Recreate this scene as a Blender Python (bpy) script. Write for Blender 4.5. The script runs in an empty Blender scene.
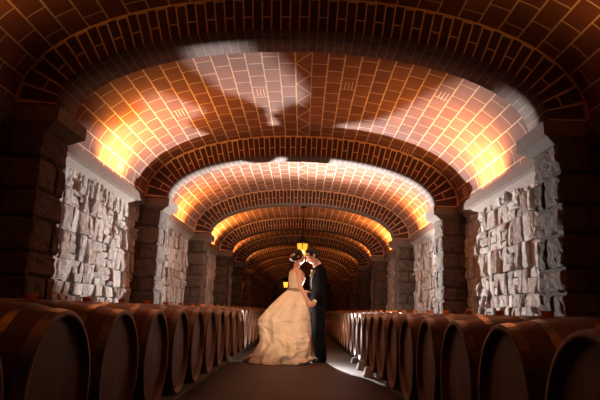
import bpy, bmesh, math, random
from mathutils import Vector, Matrix, noise

SC = bpy.context.scene
COL = SC.collection
PI = math.pi
R = random.Random(7)

# ------------------------------------------------------------------ render look
SC.view_settings.view_transform = 'Standard'
SC.view_settings.look = 'None'
SC.view_settings.exposure = 0.0
SC.view_settings.gamma = 1.0
SC.view_settings.use_curve_mapping = False
SC.cycles.use_denoising = True
SC.cycles.max_bounces = 6
SC.cycles.diffuse_bounces = 4
SC.cycles.sample_clamp_indirect = 4.0
SC.cycles.caustics_reflective = False
SC.cycles.caustics_refractive = False

# ------------------------------------------------------------------ dimensions (metres; x across, y along the cellar, z up)
FIRST, PITCH, NRIB = 4.77, 4.21, 10
RIB_T = 0.64         # pier and capital depth
ARCH_T = 0.45
CELLAR_Y0, CELLAR_Y1 = -3.2, 43.6
XW = 2.62            # stone wall face
XV, ZS = 2.47, 2.50  # vault springing
EYE = 0.83           # camera height; the masonry is laid out in units of MS metres about it
MS = 0.86
ZB = EYE - EYE / MS  # floor level in masonry units


def N(x, y, z):
    return Vector((x * MS, y * MS, EYE + (z - EYE) * MS))


rib_y = [FIRST + PITCH * k for k in range(-1, NRIB)]


def outer(t):
    """vault profile, t 0..1 from the left springing over the crown to the right springing"""
    a = PI * (1 - t)
    c, s = math.cos(a), math.sin(a)
    e = 2 / 2.15
    return XV * math.copysign(abs(c) ** e, c), ZS + 1.07 * max(s, 0.0) ** e


def inner(t):
    a = PI * (1 - t)
    c, s = math.cos(a), math.sin(a)
    e = 2 / 2.06
    return 2.12 * math.copysign(abs(c) ** e, c), ZS - 0.01 + 0.765 * max(s, 0.0) ** e


# ------------------------------------------------------------------ object helpers
def link(o, parent=None):
    COL.objects.link(o)
    if parent is not None:
        o.parent = parent
    return o


def props(o, label=None, cat=None, group=None, kind=None):
    if label: o['label'] = label
    if cat: o['category'] = cat
    if group: o['group'] = group
    if kind: o['kind'] = kind
    return o


def empty(name, loc=(0, 0, 0), rz=0.0):
    o = bpy.data.objects.new(name, None)
    o.empty_display_size = 0.1
    o.location = loc
    o.rotation_euler = (0, 0, rz)
    return link(o)


def obj(name, bm, mats, parent=None, smooth=False, loc=None):
    me = bpy.data.meshes.new(name)
    bm.to_mesh(me)
    bm.free()
    for m in (mats if isinstance(mats, (list, tuple)) else [mats]):
        me.materials.append(m)
    if smooth:
        for p in me.polygons:
            p.use_smooth = True
    o = bpy.data.objects.new(name, me)
    if loc: o.location = loc
    return link(o, parent)


def obj_from_mesh(name, me, mats, parent=None, smooth=True):
    me.name = name
    me.materials.clear()
    for m in (mats if isinstance(mats, (list, tuple)) else [mats]):
        me.materials.append(m)
    for p in me.polygons:
        p.use_smooth = smooth
    o = bpy.data.objects.new(name, me)
    return link(o, parent)


def copy_tree(o, parent=None):
    c = o.copy()
    COL.objects.link(c)
    if parent is not None:
        c.parent = parent
    for ch in list(o.children):
        copy_tree(ch, c)
    return c


def box(bm, x0, x1, y0, y1, z0, z1, mi=0):
    v = [bm.verts.new(p) for p in ((x0, y0, z0), (x1, y0, z0), (x1, y1, z0), (x0, y1, z0), (x0, y0, z1), (x1, y0, z1), (x1, y1, z1), (x0, y1, z1))]
    for f in ((0, 3, 2, 1), (4, 5, 6, 7), (0, 1, 5, 4), (1, 2, 6, 5), (2, 3, 7, 6), (3, 0, 4, 7)):
        fc = bm.faces.new([v[i] for i in f])
        fc.material_index = mi
    return v


def bevel_all(bm, w, seg=2):
    bmesh.ops.bevel(bm, geom=list(bm.edges), offset=w, segments=seg, affect='EDGES', profile=0.5, clamp_overlap=True)


def tube(bm, pts, rad, seg=12, cap=True):
    """tapered tube through points"""
    pts = [Vector(p) for p in pts]
    if not isinstance(rad, (list, tuple)): rad = [rad] * len(pts)
    rings = []
    up = None
    for i, p in enumerate(pts):
        d = (pts[min(i + 1, len(pts) - 1)] - pts[max(i - 1, 0)]).normalized()
        if up is None:
            up = Vector((0, 0, 1)) if abs(d.z) < 0.9 else Vector((1, 0, 0))
        s = d.cross(up).normalized()
        up = s.cross(d).normalized()
        rings.append([bm.verts.new(p + (s * math.cos(2 * PI * j / seg) + up * math.sin(2 * PI * j / seg)) * rad[i]) for j in range(seg)])
    for a, b in zip(rings, rings[1:]):
        for j in range(seg):
            bm.faces.new((a[j], a[(j + 1) % seg], b[(j + 1) % seg], b[j]))
    if cap:
        bm.faces.new(list(reversed(rings[0])))
        bm.faces.new(rings[-1])


def lathe(bm, prof, seg=40, axis='X', close=False, centre=(0, 0, 0)):
    """revolve a profile of (along axis, radius)"""
    cx, cy, cz = centre
    rings = []
    for a, r in prof:
        ring = []
        for j in range(seg):
            t = 2 * PI * j / seg
            u, w = r * math.cos(t), r * math.sin(t)
            p = (cx + a, cy + u, cz + w) if axis == 'X' else (cx + u, cy + w, cz + a)
            ring.append(bm.verts.new(p))
        rings.append(ring)
    n = len(rings)
    for i in range(n if close else n - 1):
        a, b = rings[i], rings[(i + 1) % n]
        for j in range(seg):
            bm.faces.new((a[j], a[(j + 1) % seg], b[(j + 1) % seg], b[j]))
    if not close:
        if prof[0][1] > 1e-4: bm.faces.new(list(reversed(rings[0])))
        if prof[-1][1] > 1e-4: bm.faces.new(rings[-1])
    bmesh.ops.remove_doubles(bm, verts=bm.verts, dist=1e-5)
    bmesh.ops.recalc_face_normals(bm, faces=bm.faces)


# ------------------------------------------------------------------ material helpers
class NT:
    def __init__(self, name):
        self.m = bpy.data.materials.new(name)
        self.m.use_nodes = True
        self.t = self.m.node_tree
        self.b = self.t.nodes['Principled BSDF']
        self.b.inputs['Roughness'].default_value = 0.8

    def n(self, typ, **kw):
        x = self.t.nodes.new(typ)
        for k, v in kw.items():
            setattr(x, k, v)
        return x

    def l(self, a, b):
        self.t.links.new(a, b)

    def set(self, **kw):
        for k, v in kw.items():
            self.b.inputs[k.replace('_', ' ')].default_value = v

    def math(self, op, a, b=None, c=None):
        x = self.n('ShaderNodeMath', operation=op)
        for i, v in enumerate((a, b, c)):
            if v is None: continue
            if isinstance(v, (int, float)): x.inputs[i].default_value = v
            else: self.l(v, x.inputs[i])
        return x.outputs[0]

    def mix(self, fac, a, b, blend='MIX'):
        x = self.n('ShaderNodeMix', data_type='RGBA', blend_type=blend)
        for s, v in ((x.inputs[0], fac), (x.inputs[6], a), (x.inputs[7], b)):
            if isinstance(v, (int, float)): s.default_value = v
            elif isinstance(v, tuple): s.default_value = v if len(v) == 4 else (*v, 1)
            else: self.l(v, s)
        return x.outputs[2]

    def noise(self, scale, detail=4, vec=None, rough=0.6):
        x = self.n('ShaderNodeTexNoise')
        x.inputs['Scale'].default_value = scale
        x.inputs['Detail'].default_value = detail
        x.inputs['Roughness'].default_value = rough
        if vec is not None: self.l(vec, x.inputs['Vector'])
        return x.outputs['Fac']

    def ramp(self, fac, stops):
        x = self.n('ShaderNodeValToRGB')
        e = x.color_ramp.elements
        while len(e) < len(stops): e.new(0.5)
        for i, (p, c) in enumerate(stops):
            e[i].position = p
            e[i].color = (*c, 1)
        self.l(fac, x.inputs[0])
        return x.outputs[0]

    def bump(self, h, strength=0.5, dist=0.01, normal=None):
        x = self.n('ShaderNodeBump')
        x.inputs['Strength'].default_value = strength
        x.inputs['Distance'].default_value = dist
        self.l(h, x.inputs['Height'])
        if normal is not None: self.l(normal, x.inputs['Normal'])
        self.l(x.outputs[0], self.b.inputs['Normal'])
        return x.outputs[0]

    def obj_coord(self):
        return self.n('ShaderNodeTexCoord').outputs['Object']

    def uv(self):
        return self.n('ShaderNodeTexCoord').outputs['UV']


def plain(name, col, rough=0.6, metal=0.0, var=0.15, scale=20, bump=0.0):
    k = NT(name)
    c = tuple(col)
    f = k.noise(scale, 4, k.obj_coord())
    k.l(k.mix(f, tuple(x * (1 - var) for x in c), tuple(min(1, x * (1 + var)) for x in c)), k.b.inputs['Base Color'])
    k.set(Roughness=rough, Metallic=metal)
    if bump: k.bump(f, bump, 0.005)
    return k.m


def brick_mat(name, bw, rh, ms, c1, c2, cm, offset=0.5, freq=2, crown=False, squash=1.0, rough=0.85, shift=0.0, rim=None):
    k = NT(name)
    uv = k.uv()
    sep = k.n('ShaderNodeSeparateXYZ')
    k.l(uv, sep.inputs[0])
    u, v = sep.outputs[0], sep.outputs[1]
    vv = k.math('ADD', v, 50 * rh + shift)
    wob = k.noise(1.7, 2, uv)
    uu = k.math('ADD', u, 40.0)
    comb = k.n('ShaderNodeCombineXYZ')
    k.l(k.math('ADD', uu, k.math('MULTIPLY', wob, 0.012)), comb.inputs[0])
    k.l(k.math('ADD', vv, k.math('MULTIPLY', wob, 0.010)), comb.inputs[1])
    b = k.n('ShaderNodeTexBrick')
    b.offset, b.offset_frequency, b.squash, b.squash_frequency = offset, freq, squash, 2
    b.inputs['Scale'].default_value = 1.0
    b.inputs['Mortar Size'].default_value = ms
    b.inputs['Mortar Smooth'].default_value = 0.3
    b.inputs['Bias'].default_value = 0.0
    b.inputs['Brick Width'].default_value = bw
    b.inputs['Row Height'].default_value = rh
    b.inputs['Color1'].default_value = (*c1, 1)
    b.inputs['Color2'].default_value = (*c2, 1)
    b.inputs['Mortar'].default_value = (*cm, 1)
    k.l(comb.outputs[0], b.inputs['Vector'])
    col, fac = b.outputs['Color'], b.outputs['Fac']
    if crown:
        # the zigzag course along the crown
        av = k.math('ABSOLUTE', v)
        inrow = k.math('LESS_THAN', av, rh / 2)
        tri = k.math('SUBTRACT', k.math('MULTIPLY', k.math('ABSOLUTE', k.math('SUBTRACT', k.math('MULTIPLY', k.math('FRACT', k.math('DIVIDE', uu, 0.62)), 2), 1)), rh), rh / 2)
        zig = k.math('LESS_THAN', k.math('ABSOLUTE', k.math('SUBTRACT', v, tri)), ms * 0.9)
        edge = k.math('GREATER_THAN', av, rh / 2 - ms * 0.6)
        rowm = k.math('MAXIMUM', zig, edge)
        fac = k.math('ADD', k.math('MULTIPLY', inrow, rowm), k.math('MULTIPLY', k.math('SUBTRACT', 1, inrow), fac))
        # small marks of three thin bricks set into a tile here and there
        row = k.math('FLOOR', k.math('ADD', k.math('DIVIDE', v, rh), 0.5))
        sel = k.math('LESS_THAN', k.math('ABSOLUTE', k.math('SUBTRACT', k.math('FLOORED_MODULO', row, 6), 3)), 0.5)
        ph = k.math('FRACT', k.math('DIVIDE', k.math('ADD', uu, k.math('MULTIPLY', row, 0.45)), 2.4))
        seg = k.math('LESS_THAN', ph, 0.10)
        lv = k.math('FRACT', k.math('ADD', k.math('DIVIDE', v, rh), 0.5))
        st = k.math('LESS_THAN', k.math('ABSOLUTE', k.math('SUBTRACT', k.math('FRACT', k.math('MULTIPLY', lv, 4.4)), 0.2)), 0.14)
        inner_v = k.math('LESS_THAN', k.math('ABSOLUTE', k.math('SUBTRACT', lv, 0.5)), 0.34)
        mark = k.math('MULTIPLY', k.math('MULTIPLY', sel, seg), k.math('MULTIPLY', st, inner_v))
        fac = k.math('MAXIMUM', fac, mark)
        nb = k.mix(k.noise(3.1, 3, uv), c1, c2)
        bcol = k.mix(k.math('MULTIPLY', b.outputs['Fac'], 1.0), col, nb)
        col = k.mix(fac, bcol, cm)
    if rim:
        rm = k.math('GREATER_THAN', u, rim)
        fac = k.math('MAXIMUM', fac, rm)
        col = k.mix(rm, col, cm)
    stain = k.noise(2.3, 5, uv)
    col = k.mix(1.0, col, k.ramp(stain, [(0.25, (0.72, 0.72, 0.72)), (0.75, (1.15, 1.12, 1.1))]), 'MULTIPLY')
    grain = k.noise(60, 3, uv)
    col = k.mix(0.35, col, k.ramp(grain, [(0.3, (0.6, 0.6, 0.6)), (0.7, (1.2, 1.2, 1.2))]), 'MULTIPLY')
    k.l(col, k.b.inputs['Base Color'])
    k.set(Roughness=rough)
    h = k.math('ADD', k.math('SUBTRACT', 1, fac), k.math('MULTIPLY', grain, 0.25))
    k.bump(h, 0.6, 0.008)
    return k.m


def stone_mat(name, tint, lo, hi):
    k = NT(name)
    at = k.n('ShaderNodeAttribute', attribute_name='rnd')
    oc = k.obj_coord()
    base = k.ramp(at.outputs['Fac'], lo)
    n1 = k.noise(14, 6, oc, 0.7)
    n2 = k.noise(70, 4, oc)
    c = k.mix(1.0, base, k.ramp(n1, [(0.3, (0.50, 0.48, 0.46)), (0.68, (1.2, 1.18, 1.16))]), 'MULTIPLY')
    c = k.mix(1.0, c, tint, 'MULTIPLY')
    k.l(c, k.b.inputs['Base Color'])
    k.set(Roughness=0.9)
    k.bump(k.math('ADD', n1, k.math('MULTIPLY', n2, 0.4)), hi, 0.02)
    return k.m


M = {}
M['vault'] = brick_mat('vault_tile', 0.35, 0.184, 0.0088, (0.30, 0.108, 0.060), (0.205, 0.070, 0.038), (0.86, 0.62, 0.40), crown=True, shift=0.092)
M['arch_face'] = brick_mat('arch_soldier_brick', 0.36, 0.081, 0.0080, (0.115, 0.042, 0.025), (0.068, 0.026, 0.017), (0.85, 0.54, 0.29), offset=0.5, shift=0.03, rim=0.322)
M['arch_soffit'] = brick_mat('arch_soffit_brick', 0.24, 0.081, 0.006, (0.19, 0.115, 0.09), (0.13, 0.085, 0.07), (0.36, 0.28, 0.21), offset=0.5, shift=0.03)
M['floor'] = brick_mat('floor_paver', 0.9, 0.14, 0.008, (0.080, 0.049, 0.032), (0.046, 0.028, 0.019), (0.012, 0.008, 0.006), offset=0.5, rough=0.7)
M['stone'] = stone_mat('rubble_stone', (0.97, 0.99, 1.0), [(0.0, (0.56, 0.53, 0.50)), (0.35, (0.78, 0.76, 0.73)), (0.7, (0.50, 0.42, 0.35)), (1.0, (0.80, 0.76, 0.71))], 0.7)
M['mortar'] = plain('wall_mortar', (0.07, 0.052, 0.040), 0.95, var=0.3, scale=40, bump=0.6)
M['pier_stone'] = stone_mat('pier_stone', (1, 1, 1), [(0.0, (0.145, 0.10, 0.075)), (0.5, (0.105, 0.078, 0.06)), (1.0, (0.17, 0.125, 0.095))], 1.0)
M['cornice'] = plain('cast_cornice', (0.40, 0.33, 0.28), 0.85, var=0.25, scale=12, bump=0.4)
M['cornice_lip'] = plain('cornice_lip_shaded_brick', (0.17, 0.105, 0.075), 0.85, var=0.3, scale=12, bump=0.4)  # brick brown, darkened: the lip's lack of flash light is put into its colour
M['capital'] = plain('capital_stone', (0.19, 0.14, 0.11), 0.85, var=0.25, scale=12, bump=0.4)


def wood(name, c1, c2, scale=(1, 14, 14), rough=0.55, staves=0):
    k = NT(name)
    oc = k.obj_coord()
    mp = k.n('ShaderNodeMapping')
    mp.inputs['Scale'].default_value = scale
    k.l(oc, mp.inputs[0])
    f = k.noise(3.0, 6, mp.outputs[0], 0.65)
    col = k.mix(f, c1, c2)
    h = f
    if staves:
        sep = k.n('ShaderNodeSeparateXYZ')
        k.l(oc, sep.inputs[0])
        if staves == 1:      # staves round the x axis
            a = k.math('DIVIDE', k.math('ARCTAN2', sep.outputs[1], sep.outputs[2]), 2 * PI / 30)
        else:                # upright boards across a head
            a = k.math('DIVIDE', sep.outputs[1], 0.092)
        fr = k.math('ABSOLUTE', k.math('SUBTRACT', k.math('FRACT', a), 0.5))
        seam = k.math('GREATER_THAN', fr, 0.475)
        wn = k.n('ShaderNodeTexWhiteNoise', noise_dimensions='1D')
        k.l(k.math('FLOOR', a), wn.inputs['W'])
        col = k.mix(1.0, col, k.ramp(wn.outputs['Value'], [(0, (0.75, 0.74, 0.72)), (1, (1.15, 1.12, 1.1))]), 'MULTIPLY')
        col = k.mix(seam, col, tuple(x * 0.35 for x in c1))
        h = k.math('SUBTRACT', k.math('MULTIPLY', f, 0.3), seam)
    k.l(col, k.b.inputs['Base Color'])
    k.set(Roughness=rough)
    k.bump(h, 0.35, 0.004)
    return k.m


M['stave'] = wood('barrel_stave_oak', (0.135, 0.047, 0.021), (0.20, 0.077, 0.035), staves=1)
M['head'] = wood('barrel_head_oak', (0.115, 0.056, 0.028), (0.165, 0.084, 0.043), scale=(14, 14, 1), staves=2)
M['hoop'] = plain('hoop_steel', (0.22, 0.17, 0.12), 0.34, 0.9, 0.2, 30)
M['rail'] = wood('rack_rail_wood', (0.07, 0.045, 0.03), (0.11, 0.07, 0.045), scale=(14, 1, 14))
M['chock'] = plain('pale_chock', (0.55, 0.55, 0.56), 0.7, var=0.1)
k = NT('bung_silicone')
k.set(Base_Color=(0.20, 0.075, 0.03, 1), Roughness=0.5)
tr = k.n('ShaderNodeBsdfTranslucent'); tr.inputs[0].default_value = (1.0, 0.45, 0.08, 1)
mx = k.n('ShaderNodeMixShader'); mx.inputs[0].default_value = 0.65
k.l(k.b.outputs[0], mx.inputs[1]); k.l(tr.outputs[0], mx.inputs[2])
k.l(mx.outputs[0], k.t.nodes['Material Output'].inputs['Surface'])
M['bung'] = k.m
M['iron'] = plain('black_iron', (0.02, 0.018, 0.016), 0.5, 0.6)


def emis(name, col, strength):
    k = NT(name)
    k.set(Base_Color=(*col, 1), Roughness=0.3)
    k.b.inputs['Emission Color'].default_value = (*col, 1)
    k.b.inputs['Emission Strength'].default_value = strength
    return k.m


M['amber'] = emis('amber_lantern_glass', (1.0, 0.50, 0.06), 1.3)
M['bulb'] = emis('lantern_bulb', (1.0, 0.80, 0.45), 14)
M['far_amber'] = emis('far_lantern_glass', (1.0, 0.45, 0.05), 2.2)


# ------------------------------------------------------------------ the setting: floor, vault, arches, walls, piers
def arc_table(fn, n):
    pts = [fn(i / n) for i in range(n + 1)]
    s = [0.0]
    for a, b in zip(pts, pts[1:]):
        s.append(s[-1] + math.dist(a, b))
    half = s[-1] / 2
    return pts, [q - half for q in s]


def build_floor():
    bm = bmesh.new()
    uvl = bm.loops.layers.uv.new('UVMap')
    f = bm.faces.new([bm.verts.new(p) for p in ((-2.8, CELLAR_Y0 * MS, 0), (2.8, CELLAR_Y0 * MS, 0), (2.8, CELLAR_Y1 * MS + .3, 0), (-2.8, CELLAR_Y1 * MS + .3, 0))])
    for l in f.loops: l[uvl].uv = (l.vert.co.x, l.vert.co.y)
    props(obj('floor', bm, M['floor']), 'dark brown paver floor of the aisle', kind='structure')


def build_vault():
    bm = bmesh.new()
    uvl = bm.loops.layers.uv.new('UVMap')
    n = 72
    pts, s = arc_table(outer, n)
    ys = [CELLAR_Y0 + (CELLAR_Y1 + 0.3 - CELLAR_Y0) * i / 24 for i in range(25)]
    grid = [[bm.verts.new((x, y, z)) for x, z in pts] for y in ys]
    for i in range(24):
        for j in range(n):
            f = bm.faces.new((grid[i][j], grid[i + 1][j], grid[i + 1][j + 1], grid[i][j + 1]))
            f.smooth = True
            for l, (a, b) in zip(f.loops, ((i, j), (i + 1, j), (i + 1, j + 1), (i, j + 1))):
                l[uvl].uv = (ys[a], s[b])
    props(obj('ceiling', bm, M['vault']), 'tiled brick barrel vault with zigzag crown course', kind='structure')


def build_arch():
    bm = bmesh.new()
    uvl = bm.loops.layers.uv.new('UVMap')
    n = 72
    pi_, s = arc_table(inner, n)
    po = []
    for i in range(n + 1):
        (ax_, az_), (bx_, bz_) = pi_[max(i - 1, 0)], pi_[min(i + 1, n)]
        tx, tz = bx_ - ax_, bz_ - az_
        if i in (0, n): tx, tz = 0.0, (1.0 if i == 0 else -1.0)
        ln_ = math.hypot(tx, tz)
        nx, nz = -tz / ln_, tx / ln_
        d = 0.0
        while d < 0.9:
            x, z = pi_[i][0] + nx * d, pi_[i][1] + nz * d
            if (abs(x) / XV) ** 2.15 + (max(z - ZS, 0) / 1.07) ** 2.15 >= 1: break
            d += 0.002
        po.append((pi_[i][0] + nx * (d + .015), pi_[i][1] + nz * (d + .015)))
    T = ARCH_T

    def quad(vs, uvs, mi):
        f = bm.faces.new(vs)
        f.material_index = mi
        f.smooth = (mi == 1)
        for l, u in zip(f.loops, uvs): l[uvl].uv = u
    vi0 = [bm.verts.new((x, 0, z)) for x, z in pi_]; vi1 = [bm.verts.new((x, T, z)) for x, z in pi_]
    vo0 = [bm.verts.new((x, 0, z)) for x, z in po]; vo1 = [bm.verts.new((x, T, z)) for x, z in po]
    for j in range(n):
        w0, w1 = math.dist(pi_[j], po[j]), math.dist(pi_[j + 1], po[j + 1])
        # stretched so that the soldier course is one brick of 0.36 deep all round
        quad((vi0[j], vo0[j], vo0[j + 1], vi0[j + 1]), ((0, s[j]), (.36, s[j]), (.36, s[j + 1]), (0, s[j + 1])), 0)
        quad((vi1[j], vi1[j + 1], vo1[j + 1], vo1[j]), ((0, s[j]), (0, s[j + 1]), (.36, s[j + 1]), (.36, s[j])), 0)
        quad((vi0[j], vi0[j + 1], vi1[j + 1], vi1[j]), ((0.1, s[j]), (0.1, s[j + 1]), (0.1 + T, s[j + 1]), (0.1 + T, s[j])), 1)
        quad((vo0[j], vo1[j], vo1[j + 1], vo0[j + 1]), ((0, s[j]), (T, s[j]), (T, s[j + 1]), (0, s[j + 1])), 1)
    bm.faces.new((vi0[0], vi1[0], vo1[0], vo0[0]))
    bm.faces.new((vi0[n], vo0[n], vo1[n], vi1[n]))
    o = obj('arch_beam', bm, [M['arch_face'], M['arch_soffit']])
    for i, y in enumerate(rib_y):
        c = o if i == 0 else o.copy()
        if i: COL.objects.link(c)
        c.location = (0, y, 0)
        props(c, kind='structure', group='brick arches across the vault')


def stone_patch(bm, rl, w, h, d, org, ax, az, an, rnd, jag=0.009, g=5):
    """one rough block: face grid w x h standing d proud of the mortar"""
    cj = [[R.uniform(-jag, jag) for _ in range(2)] for _ in range(4)]
    seed = Vector((R.uniform(0, 99), R.uniform(0, 99), R.uniform(0, 99)))
    tiltx, tilty = R.uniform(-.25, .25) * d, R.uniform(-.3, .3) * d
    rows = []
    for i in range(g + 1):
        row = []
        for j in range(g + 1):
            u, v = j / g, i / g
            ox = (cj[0][0] * (1 - u) * (1 - v) + cj[1][0] * u * (1 - v) + cj[2][0] * u * v + cj[3][0] * (1 - u) * v)
            oz = (cj[0][1] * (1 - u) * (1 - v) + cj[1][1] * u * (1 - v) + cj[2][1] * u * v + cj[3][1] * (1 - u) * v)
            nz = noise.noise(seed + Vector((u * w * 16, v * h * 16, 0)))
            nx = noise.noise(seed + Vector((u * w * 13, v * h * 13, 7.7)))
            n3 = noise.noise(seed + Vector((u * w * 34, v * h * 34, 3.1)))
            edge = min(u, 1 - u) * w, min(v, 1 - v) * h
            e = min(edge)
            dd = d + tiltx * (u - .5) * 2 + tilty * (v - .5) * 2 + 0.008 * nz + 0.007 * n3
            if e < 1e-6: dd -= 0.006 + 0.008 * abs(nx)
            p = Vector(org) + ax * (u * w + ox + 0.006 * nx + 0.004 * n3) + az * (v * h + oz + 0.006 * nz - 0.004 * n3) + an * max(dd, 0.004)
            row.append(bm.verts.new(p))
        rows.append(row)
    faces = []
    for i in range(g):
        for j in range(g):
            faces.append(bm.faces.new((rows[i][j], rows[i][j + 1], rows[i + 1][j + 1], rows[i + 1][j])))
    loop = [rows[0][j] for j in range(g)] + [rows[i][g] for i in range(g)] + [rows[g][j] for j in range(g, 0, -1)] + [rows[i][0] for i in range(g, 0, -1)]
    back = [bm.verts.new(v.co - an * ((v.co - Vector(org)).dot(an) + 0.01)) for v in loop]
    m = len(loop)
    for i in range(m):
        faces.append(bm.faces.new((loop[i], back[i], back[(i + 1) % m], loop[(i + 1) % m])))
    for f in faces:
        f.material_index = 1
        for l in f.loops: l[rl] = (rnd, rnd, rnd, 1)
    return faces


def stone_wall_mesh(name, length, height, side):
    """rough coursed rubble, local y along the wall, z up, the face at local x=0 looking to the aisle"""
    bm = bmesh.new()
    rl = bm.loops.layers.color.new('rnd')
    an = Vector((-side, 0, 0)); az = Vector((0, 0, 1)); ax = Vector((0, 1, 0))
    box(bm, -0.25 if side < 0 else 0.004, -0.004 if side < 0 else 0.25, 0, length, ZB, height, 0)
    z = ZB
    while z < height - 0.04:
        h = R.choice([0.15, 0.2, 0.24, 0.28, 0.31])
        if height - z - h < 0.10: h = height - z
        y = 0.0
        while y < length - 0.02:
            kind = R.random()
            if kind < 0.45: w = R.uniform(0.11, 0.23)
            elif kind < 0.8: w = R.uniform(0.05, 0.10)
            else: w = R.uniform(0.16, 0.24)
            if length - y - w < 0.06: w = length - y
            g = R.uniform(0.006, 0.012)
            dep = lambda: R.choice([R.uniform(0.03, 0.045), R.uniform(0.04, 0.085)])
            if kind < 0.62 or h < 0.17:
                parts = [(z, h)]
            elif kind < 0.85:
                c = R.uniform(0.35, 0.65) * h
                parts = [(z, c), (z + c, h - c)]
            else:
                c, e = h * R.uniform(.25, .4), h * R.uniform(.6, .75)
                parts = [(z, c), (z + c, e - c), (z + e, h - e)]
            for pz, ph in parts:
                stone_patch(bm, rl, w - g, ph - g, dep(), (0, y + g / 2, pz + g / 2), ax, az, an, R.random(), g=8 if min(ph, w) > .11 else 5)
            y += w
        z += h
    me = bpy.data.meshes.new(name)
    bm.normal_update()
    bm.to_mesh(me); bm.free()
    me.materials.append(M['mortar']); me.materials.append(M['stone'])
    return me


WALL_L = PITCH - 0.56
def build_walls():
    var = {s: [stone_wall_mesh('wall_stone', WALL_L, 2.36, s) for _ in range(3)] for s in (-1, 1)}
    for s, nm in ((-1, 'wall_left'), (1, 'wall_right')):
        for i, y in enumerate(rib_y):
            o = bpy.data.objects.new(nm, var[s][i % 3])
            link(o)
            o.location = (s * XW, y + 0.60, 0)
            props(o, kind='structure')


def round_block(bm, rl, x0, x1, y0, y1, z0, z1, rnd, n=7, amp=0.013):
    """a rough hewn block: a gridded box, corners eased, surface broken by noise"""
    seed = Vector((R.uniform(0, 99), R.uniform(0, 99), R.uniform(0, 99)))
    c = Vector(((x0 + x1) / 2, (y0 + y1) / 2, (z0 + z1) / 2)); hd = Vector(((x1 - x0) / 2, (y1 - y0) / 2, (z1 - z0) / 2))
    main, bm = bm, bmesh.new()
    bmesh.ops.create_cube(bm, size=2.0)
    bmesh.ops.subdivide_edges(bm, edges=list(bm.edges), cuts=n, use_grid_fill=True)
    done = list(bm.verts)
    for v in done:
        q = v.co.copy()
        edge = sum(1 for a in q if abs(a) > 0.999)
        p = Vector((c.x + q.x * hd.x, c.y + q.y * hd.y, c.z + q.z * hd.z))
        ns = Vector((noise.noise(seed + p * 11), noise.noise(seed + p * 11 + Vector((5, 5, 5))), noise.noise(seed + p * 11 + Vector((9, 1, 4)))))
        p += ns * amp
        p += Vector((noise.noise(seed + p * 27), noise.noise(seed + p * 27 + Vector((3, 8, 1))), 0)) * amp * .8
        if edge >= 2:
            p -= Vector((math.copysign(0.012, q.x) if abs(q.x) > .999 else 0, math.copysign(0.012, q.y) if abs(q.y) > .999 else 0, math.copysign(0.012, q.z) if abs(q.z) > .999 else 0))
        v.co = p
    vm = {v: main.verts.new(v.co) for v in bm.verts}
    for f0 in bm.faces:
        f = main.faces.new([vm[v] for v in f0.verts])
        f.material_index = 1
        for l in f.loops: l[rl] = (rnd, rnd, rnd, 1)
    bm.free()


def pier_mesh(side):
    bm = bmesh.new()
    rl = bm.loops.layers.color.new('rnd')
    xi, xo, T = 2.20, XW + 0.25, 0.56
    def X(a, b): return (a, b) if side > 0 else (-b, -a)
    a, b = X(xi + 0.03, xo)
    box(bm, a, b, 0.03, T - 0.03, ZB, 2.34, 0)
    z = ZB
    hs = [0.135, 0.27, 0.22, 0.30, 0.25, 0.20, 0.29, 0.24, 0.28, 0.29]
    for i, h in enumerate(hs):
        g = 0.006
        xo2 = XW + 0.10
        if i % 2 == 0:
            a, b = X(xi, xo2)
            sp = R.uniform(0.25, 0.4)
            round_block(bm, rl, a, b, 0, sp - g, z + g, z + h - g, R.random())
            round_block(bm, rl, a, b, sp + g, T, z + g, z + h - g, R.random())
        else:
            sp = xi + R.uniform(0.2, 0.32)
            a, b = X(xi, sp - g)
            round_block(bm, rl, a, b, 0, T, z + g, z + h - g, R.random())
            a, b = X(sp + g, xo2)
            round_block(bm, rl, a, b, 0, T, z + g, z + h - g, R.random())
        z += h
    bm.normal_update()
    me = bpy.data.meshes.new('pillar_stone'); bm.to_mesh(me); bm.free()
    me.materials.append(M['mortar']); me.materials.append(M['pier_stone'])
    return me


def capital_mesh(side):
    """impost block with chamfered underside that carries the arch"""
    bm = bmesh.new()
    T = 0.64
    y0, y1 = -0.04, 0.60
    def ring(xi, ya, yb, z):
        return [bm.verts.new((side * x, y, z)) for x, y in ((xi, ya), (XW + .2, ya), (XW + .2, yb), (xi, yb))]
    rs = [ring(2.185, 0.03, 0.53, 2.30), ring(2.10, y0 + .01, y1 - .01, 2.355), ring(2.075, y0, y1, 2.365), ring(2.07, y0, y1, 2.478), ring(2.08, y0 + .006, y1 - .006, 2.489)]
    for a, b in zip(rs, rs[1:]):
        for j in range(4):
            bm.faces.new((a[j], a[(j + 1) % 4], b[(j + 1) % 4], b[j]))
    bm.faces.new(list(reversed(rs[0]))); bm.faces.new(rs[-1])
    bmesh.ops.recalc_face_normals(bm, faces=bm.faces)
    me = bpy.data.meshes.new('capital'); bm.to_mesh(me); bm.free()
    me.materials.append(M['capital'])
    return me


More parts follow.
